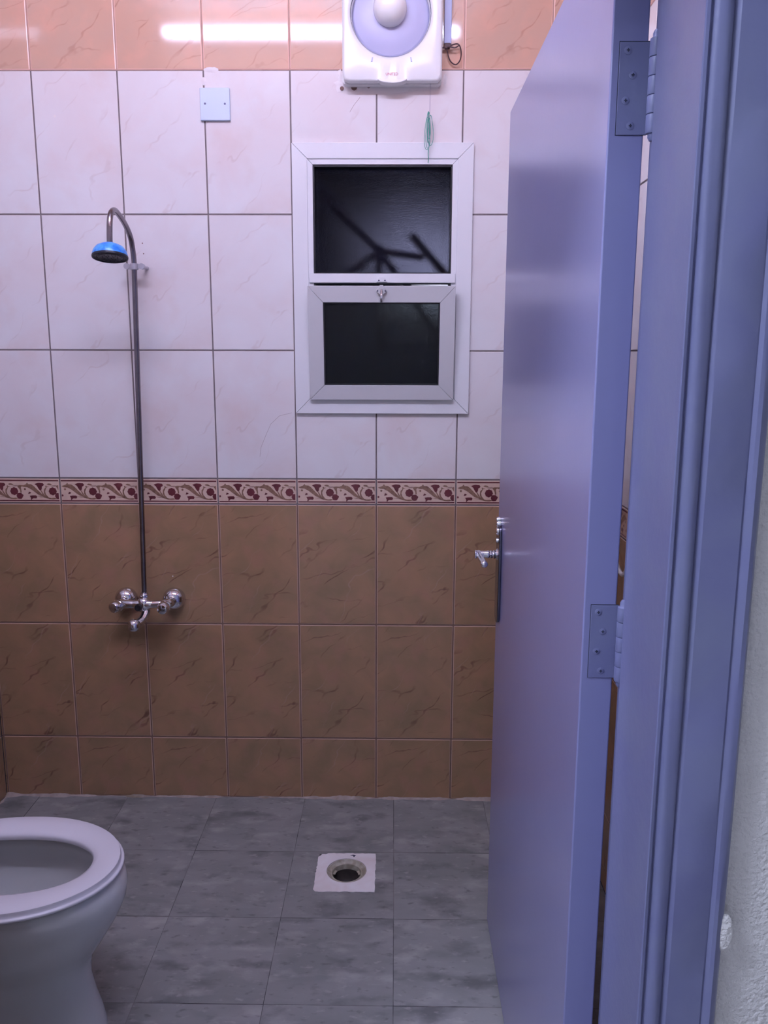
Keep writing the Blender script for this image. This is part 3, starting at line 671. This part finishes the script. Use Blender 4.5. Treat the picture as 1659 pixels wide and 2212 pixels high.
# blank cover plate
cp = thing('cover_plate', 'square pale blue blank electrical plate high on the white tiles', 'cover plate', (0.532, 0, 2.14))
boxo('plate', (0.4895, 0.5755, -0.009, 0.0, 2.1405, 2.2290), 'plate_blue', cp, bevel=0.002, segs=3)
for sx, sz in ((0.504, 2.186), (0.5615, 2.1855)):
    bm = bmesh.new(); lathe(bm, (sx, -0.0088, sz), (0, -1, 0), [(0.0030, 0), (0.0028, 0.0006), (0, 0.0008)], 16); finish('screw', bm, 'screw', cp)

# ------------------------------------------------------------ shower
sh = thing('wall_shower', 'chrome two-handle shower mixer with riser pipe and small blue overhead rose', 'shower', (0.285, 0, 0.62))
MY = -0.055
def p_line(z): return 0.2670 + (z - 0.73) * 0.0215
path = [(p_line(0.728), MY, 0.728), (p_line(1.0), MY, 1.0), (p_line(1.4), MY, 1.4), (p_line(1.70), MY, 1.70)]
arm = spline([(p_line(1.70), MY, 1.70), (p_line(1.74), MY, 1.742), (0.2875, -0.060, 1.780), (0.2880, -0.078, 1.810), (0.2885, -0.120, 1.836), (0.2890, -0.170, 1.853), (0.2890, -0.208, 1.860), (0.2885, -0.237, 1.848), (0.2880, -0.250, 1.824), (0.2870, -0.254, 1.790), (0.2865, -0.255, 1.765)], 6)
bm = bmesh.new(); sweep(bm, path + arm[1:], 0.0078, 20)
finish('riser_pipe', bm, 'steel', sh, smooth=True)
bm = bmesh.new()          # saddle clamp holding the pipe
cx = p_line(1.727)
lathe(bm, (cx, MY, 1.718), (0, 0, 1), [(0.0079, 0), (0.0115, 0.0005), (0.0115, 0.0175), (0.0079, 0.018)], 24)
box(bm, cx - 0.020, cx - 0.004, MY - 0.002, MY + 0.006, 1.720, 1.733); box(bm, cx + 0.004, cx + 0.020, MY - 0.002, MY + 0.006, 1.722, 1.735)
for sx in (-0.0235, 0.0235): lathe(bm, (cx + sx * 0.94, MY - 0.004, 1.728), (0, 1, 0), [(0, 0), (0.0085, 0), (0.0085, 0.012), (0.0055, 0.012), (0.0055, 0.059)], 20)
finish('pipe_clamp', bm, 'steel_light', sh, smooth=True, sharp=40)
HC = Vector((0.2865, -0.257, 1.746)); hax = Vector((0.02, -0.20, -1)).normalized()
bm = bmesh.new(); lathe(bm, HC - hax * 0.022, hax, [(0, -0.002), (0.010, -0.002), (0.012, 0.002), (0.024, 0.004), (0.036, 0.010), (0.0435, 0.020), (0.0465, 0.030), (0.0465, 0.036)], 56)
head = finish('shower_rose', bm, 'blue_plastic', sh, smooth=True, sharp=60); head['label'] = 'blue domed shower rose with a dark face'
bm = bmesh.new(); lathe(bm, HC - hax * 0.022, hax, [(0.0470, 0.0335), (0.0478, 0.036), (0.0472, 0.0395), (0.0440, 0.0405), (0.042, 0.037), (0.030, 0.0375), (0.029, 0.0385), (0.028, 0.0375), (0, 0.037)], 56)
for rr, k in ((0.010, 6), (0.020, 12), (0.035, 20)):
    for i in range(k):
        a = 2 * math.pi * i / k; u_, v_, a_ = frame_of(hax)
        lathe(bm, HC + hax * 0.015 + (u_ * math.cos(a) + v_ * math.sin(a)) * rr, hax, [(0.0012, 0), (0.0010, 0.0016), (0, 0.0018)], 6)
finish('rose_face', bm, 'black_face', head, smooth=True, sharp=50)
# mixer
mx, mz = 0.2660, 0.6985
for ex in (0.1930, 0.3475):
    bm = bmesh.new(); ez = 0.699
    lathe(bm, (ex, 0, ez), (0, -1, 0), [(0.036, 0.0002), (0.0365, 0.004), (0.0360, 0.012), (0.0330, 0.021), (0.0270, 0.029), (0.018, 0.035), (0.0145, 0.036), (0.0140, 0.037), (0.0140, 0.050)], 44)
    finish('escutcheon', bm, 'chrome', sh, smooth=True, sharp=60)
bm = bmesh.new()
sweep(bm, spline([(0.193, -0.046, 0.699), (0.197, -0.060, 0.699), (0.214, -0.068, 0.699), (0.240, -0.071, 0.699), (mx, -0.072, 0.699), (0.298, -0.071, 0.700), (0.328, -0.068, 0.7005), (0.343, -0.060, 0.700), (0.3475, -0.046, 0.699)], 6), [0.0140] * 6 + [0.0135] * 13 + [0.0150] * 2 + [0.0160] * 6 + [0.0150] * 2 + [0.0130] * 13 + [0.0140] * 7, 20)
lathe(bm, (mx + 0.002, -0.068, 0.676), (0, 0, 1), [(0, 0), (0.016, 0.001), (0.0205, 0.008), (0.0215, 0.020), (0.0200, 0.034), (0.014, 0.042), (0.0115, 0.044), (0, 0.044)], 30)
finish('mixer_body', bm, 'chrome', sh, smooth=True, sharp=60)
bm = bmesh.new(); lathe(bm, (p_line(0.728), MY - 0.002, 0.716), (0, 0, 1), [(0.010, 0), (0.0135, 0.002), (0.0135, 0.012), (0.0115, 0.014), (0.0115, 0.018), (0.009, 0.019)], 6)
finish('pipe_nut', bm, 'chrome', sh, bevel=0.0005)
bm = bmesh.new(); lathe(bm, (mx - 0.0070, -0.086, 0.6955), (-0.12, -1, 0), [(0.0115, -0.004), (0.0115, 0.010), (0.0100, 0.014), (0.004, 0.0145), (0.003, 0.0135), (0, 0.0135)], 28)
finish('diverter_knob', bm, 'black', sh, smooth=True, sharp=50)
for kx, kz, ax in ((0.1960, 0.699, Vector((-0.36, -1, -0.10))), (0.3380, 0.699, Vector((-0.10, -1, -0.16)))):
    bm = bmesh.new(); ax.normalize()
    lathe(bm, Vector((kx, -0.055, kz)), ax, [(0.0150, 0), (0.0150, 0.010), (0.0170, 0.011), (0.0170, 0.014), (0.0135, 0.016), (0.0135, 0.019), (0.0195, 0.021), (0.0195, 0.0225), (0.0165, 0.024), (0.0190, 0.027), (0.0200, 0.036), (0.0190, 0.043), (0.0160, 0.048), (0.0100, 0.0505), (0, 0.0515)], 12)
    finish('handle', bm, 'chrome', sh, smooth=True, sharp=28)
bm = bmesh.new()
sweep(bm, spline([(mx + 0.006, -0.066, 0.686), (mx + 0.009, -0.078, 0.672), (mx + 0.004, -0.098, 0.657), (mx - 0.006, -0.118, 0.650), (mx - 0.014, -0.128, 0.645)], 6), [0.0135] * 8 + [0.0130] * 5 + [0.0135] * 6 + [0.0140] * 6, 20)
lathe(bm, (mx - 0.013, -0.127, 0.658), (-0.05, -0.1, -1), [(0, -0.010), (0.011, -0.008), (0.0175, -0.001), (0.0195, 0.008), (0.0190, 0.018), (0.0160, 0.025), (0.0115, 0.0265), (0.0105, 0.020), (0, 0.020)], 28)
finish('spout', bm, 'chrome', sh, smooth=True, sharp=60)

# ------------------------------------------------------------ toilet
TY = -0.984
toi = thing('toilet', 'white ceramic toilet with its seat down, at the left edge', 'toilet', (0.12, TY, 0))
NT = 64
def egg(cx, af, ab, w_, z, cy=TY, p=2.0, pb=2.5):
    out = []
    for i in range(NT):
        a = 2 * math.pi * i / NT; c, s = math.cos(a), math.sin(a); q = p if c > 0 else pb
        out.append(Vector((cx + (af if c > 0 else ab) * math.copysign(abs(c) ** (2 / q), c), cy + w_ * math.copysign(abs(s) ** (2 / q), s), z)))
    return out
bm = bmesh.new()
SECT = [(0.16, 0.262, 0.215, 0.120, 0.0), (0.16, 0.260, 0.213, 0.118, 0.02), (0.16, 0.254, 0.208, 0.110, 0.05), (0.16, 0.243, 0.205, 0.103, 0.09), (0.165, 0.230, 0.208, 0.100, 0.135), (0.17, 0.226, 0.212, 0.104, 0.165),
        (0.18, 0.226, 0.222, 0.116, 0.192), (0.19, 0.236, 0.228, 0.134, 0.222), (0.205, 0.243, 0.238, 0.152, 0.258), (0.213, 0.253, 0.243, 0.164, 0.290), (0.220, 0.259, 0.246, 0.173, 0.322), (0.224, 0.259, 0.247, 0.178, 0.350), (0.226, 0.253, 0.248, 0.178, 0.368), (0.227, 0.243, 0.246, 0.174, 0.381), (0.227, 0.237, 0.240, 0.168, 0.386),
        (0.230, 0.205, 0.190, 0.132, 0.386), (0.230, 0.198, 0.182, 0.125, 0.380), (0.230, 0.195, 0.180, 0.123, 0.365), (0.230, 0.202, 0.184, 0.130, 0.345), (0.230, 0.200, 0.180, 0.128, 0.325),
        (0.226, 0.185, 0.165, 0.115, 0.285), (0.215, 0.150, 0.140, 0.092, 0.235), (0.20, 0.115, 0.11, 0.068, 0.195), (0.19, 0.08, 0.08, 0.050, 0.165), (0.185, 0.05, 0.05, 0.035, 0.15)]
loft(bm, [egg(*s) for s in SECT], cap0=True, cap1=True)
finish('bowl', bm, 'ceramic', toi, smooth=True, sharp=60)
bm = bmesh.new(); loft(bm, [egg(0.20, 0.11, 0.105, 0.066, 0.1925)], cap1=True); finish('water', bm, 'water', toi)
bm = bmesh.new()
O = (0.238, 0.236, 0.222, 0.180); I = (0.236, 0.176, 0.175, 0.104)
def so(e, z): return egg(O[0], O[1] + e, O[2] + e, O[3] + e, z)
def si(e, z): return egg(I[0], I[1] - e, I[2] - e, I[3] - e, z, p=2.15)
loft(bm, [si(-0.006, 0.390), si(-0.001, 0.393), si(0.000, 0.400), si(-0.003, 0.4045), si(-0.012, 0.4085), so(-0.030, 0.4100), so(-0.008, 0.4095), so(-0.0045, 0.4080), so(-0.0035, 0.4040), so(-0.0030, 0.3985), so(-0.0010, 0.3970), so(0.0020, 0.3965), so(0.0035, 0.3945), so(0.0030, 0.3910), so(0.0, 0.3885), si(-0.012, 0.3885), si(-0.006, 0.390)])
finish('seat', bm, 'seat', toi, smooth=True, sharp=50)
for sy in (-0.07, 0.07):
    bm = bmesh.new(); lathe(bm, (0.0, TY + sy - 0.02, 0.402), (0, 1, 0), [(0, 0), (0.011, 0), (0.011, 0.04), (0, 0.04)], 20); finish('seat_hinge', bm, 'seat', toi, smooth=True)
bm = bmesh.new()
lid = egg(O[0], O[1], O[2], O[3], 0.0)
A = [Vector((0.002 - 0.020 * 1 - (p.x - 0.016) * 0.10, p.y, 0.415 + (p.x - 0.016) * 0.99)) for p in lid]; B = [p + Vector((-0.016, 0, -0.002)) for p in A]
loft(bm, [A, B], cap0=True, cap1=True); finish('lid', bm, 'seat', toi, bevel=0.004)
bm = bmesh.new(); box(bm, XL + 0.003, -0.085, TY - 0.19, TY + 0.19, 0.39, 0.74); box(bm, XL + 0.003, 0.04, TY - 0.10, TY + 0.10, 0.22, 0.3895)
finish('cistern', bm, 'ceramic', toi, bevel=0.02, segs=4)
bm = bmesh.new(); box(bm, XL + 0.002, -0.078, TY - 0.197, TY + 0.197, 0.741, 0.775); finish('cistern_lid', bm, 'ceramic', toi, bevel=0.01, segs=4)

# ------------------------------------------------------------ floor drain
dr = thing('floor_drain', 'square white floor drain with a round open grate hole', 'drain', (0.922, -0.41, 0))
dcx, dcy = 0.9235, -0.4020
rnd = random.Random(21)
bx0, bx1, by0, by1 = 0.8345, 1.008, -0.500, -0.318
def edge_pts(N=80):
    out = []
    for i in range(N):
        a = 2 * math.pi * i / N; d = Vector((math.cos(a), math.sin(a)))
        tx = ((bx1 if d.x > 0 else bx0) - dcx) / d.x if abs(d.x) > 1e-9 else 9
        ty = ((by1 if d.y > 0 else by0) - dcy) / d.y if abs(d.y) > 1e-9 else 9
        t = min(tx, ty); j = rnd.uniform(-0.0022, 0.0006)
        p = Vector((dcx, dcy)) + d * (t + j)
        if p.x < dcx - 0.07 and p.y > dcy + 0.07: p = Vector((dcx, dcy)) + d * (t - 0.009)      # broken corner
        out.append(p)
    return out
bm = bmesh.new(); E_ = edge_pts(); RH = 0.0580
rim = [Vector((dcx + RH * math.cos(2 * math.pi * i / 80), dcy + RH * math.sin(2 * math.pi * i / 80))) for i in range(80)]
loft(bm, [[Vector((p.x, p.y, -0.008)) for p in E_], [Vector((p.x, p.y, 0.0015)) for p in E_], [Vector((p.x, p.y, 0.0012)) for p in rim], [Vector((p.x, p.y, -0.006)) for p in rim]])
finish('drain_tile', bm, 'drain', dr, smooth=True, sharp=40)
bm = bmesh.new(); lathe(bm, (dcx, dcy, 0), (0, 0, 1), [(0.0575, -0.006), (0.0570, -0.0005), (0.0545, -0.0010), (0.0530, -0.0045), (0.0455, -0.0080), (0.0440, -0.0065), (0.0420, -0.0070), (0.0405, -0.012), (0.0400, -0.022)], 64)
finish('drain_ring', bm, 'drain_ring', dr, smooth=True, sharp=50)
bm = bmesh.new(); lathe(bm, (dcx, dcy, 0), (0, 0, 1), [(0.0575, -0.007), (0.0570, -0.03), (0.0400, -0.023), (0.0390, -0.050), (0.030, -0.062), (0.022, -0.064), (0.021, -0.055), (0.016, -0.047), (0, -0.045)], 56)
finish('drain_cup', bm, 'drain_dark', dr, smooth=True, sharp=50)
for a0 in (20, 160, 270):
    bm = bmesh.new(); pts = []
    for i in range(6):
        a = math.radians(a0 - 14 + 28 * i / 5); pts.append([Vector((dcx + r * math.cos(a), dcy + r * math.sin(a), z)) for r, z in ((0.0405, -0.014), (0.034, -0.015), (0.034, -0.017), (0.0405, -0.017))])
    loft(bm, pts, cap0=True, cap1=True); finish('drain_lug', bm, 'drain_ring', dr)
bm = bmesh.new()
prism(bm, [(-0.007, 0.0), (-0.004, 0.003), (0.001, 0.005), (0.006, 0.004), (0.010, 0.001), (0.007, -0.001), (0.005, -0.006), (0.002, -0.005), (0.003, -0.001), (-0.002, 0.001)], lambda a, b, t: Vector((0.9375 + a, -0.3315 + b, t)), 0.0014, 0.0019)
finish('ink_mark', bm, 'ink', dr)

# ------------------------------------------------------------ tap on the right wall, glimpsed through the hinge gap
ta = thing('wall_tap', 'small dark tap with a white hose, glimpsed through the gap beside the door', 'tap', (XR, -0.40, 1.03))
bm = bmesh.new(); lathe(bm, (XR, -0.405, 1.075), (-1, 0, 0), [(0.022, 0), (0.022, 0.004), (0.010, 0.008), (0.010, 0.045), (0, 0.046)], 24); finish('tap_body', bm, 'chrome', ta, smooth=True)
bm = bmesh.new(); lathe(bm, (XR - 0.030, -0.405, 1.060), (0, 0, 1), [(0, 0), (0.013, 0.001), (0.014, 0.012), (0.011, 0.020), (0.014, 0.024), (0.014, 0.036), (0, 0.037)], 20); finish('tap_handle', bm, 'black', ta, smooth=True)
bm = bmesh.new(); sweep(bm, spline([(XR - 0.030, -0.405, 1.062), (XR - 0.032, -0.410, 1.04), (XR - 0.024, -0.430, 1.005), (XR - 0.016, -0.455, 0.965), (XR - 0.014, -0.49, 0.935), (XR - 0.014, -0.54, 0.93), (XR - 0.014, -0.58, 0.97), (XR - 0.014, -0.60, 1.04)], 6), 0.0055, 12); finish('hose', bm, 'pl_white', ta, smooth=True)

# ------------------------------------------------------------ lights: fluorescent fitting above the door, corridor panel
TYp, TZp = -1.452, 2.888
fl = thing('fluorescent_light', 'fluorescent tube light fixed above the doorway, seen as a streak on the top tiles', 'light', (0.675, YF, 2.86))
bm = bmesh.new(); box(bm, 0.0, 1.35, YF + 0.001, YF + 0.046, 2.862, 2.912); finish('batten', bm, 'pl_white', fl, bevel=0.004)
for ex in (0.0, 1.33): boxo('tube_holder', (ex, ex + 0.02, YF + 0.042, TYp + 0.020, 2.868, 2.908), 'pl_white', fl, bevel=0.003)
bm = bmesh.new(); sweep(bm, [(0.02 + 1.31 * i / 4, TYp, TZp) for i in range(5)], 0.0150, 16); finish('tube', bm, 'tube', fl, smooth=True)
cl = thing('corridor_light', 'square ceiling panel light in the corridor behind the viewer', 'light', (-0.2, -2.55, 3.0))
boxo('light_frame', (-0.52, 0.12, -2.87, -2.23, 2.975, 2.999), 'pl_white', cl)
boxo('diffuser', (-0.50, 0.10, -2.85, -2.25, 2.970, 2.9745), 'diff', cl)
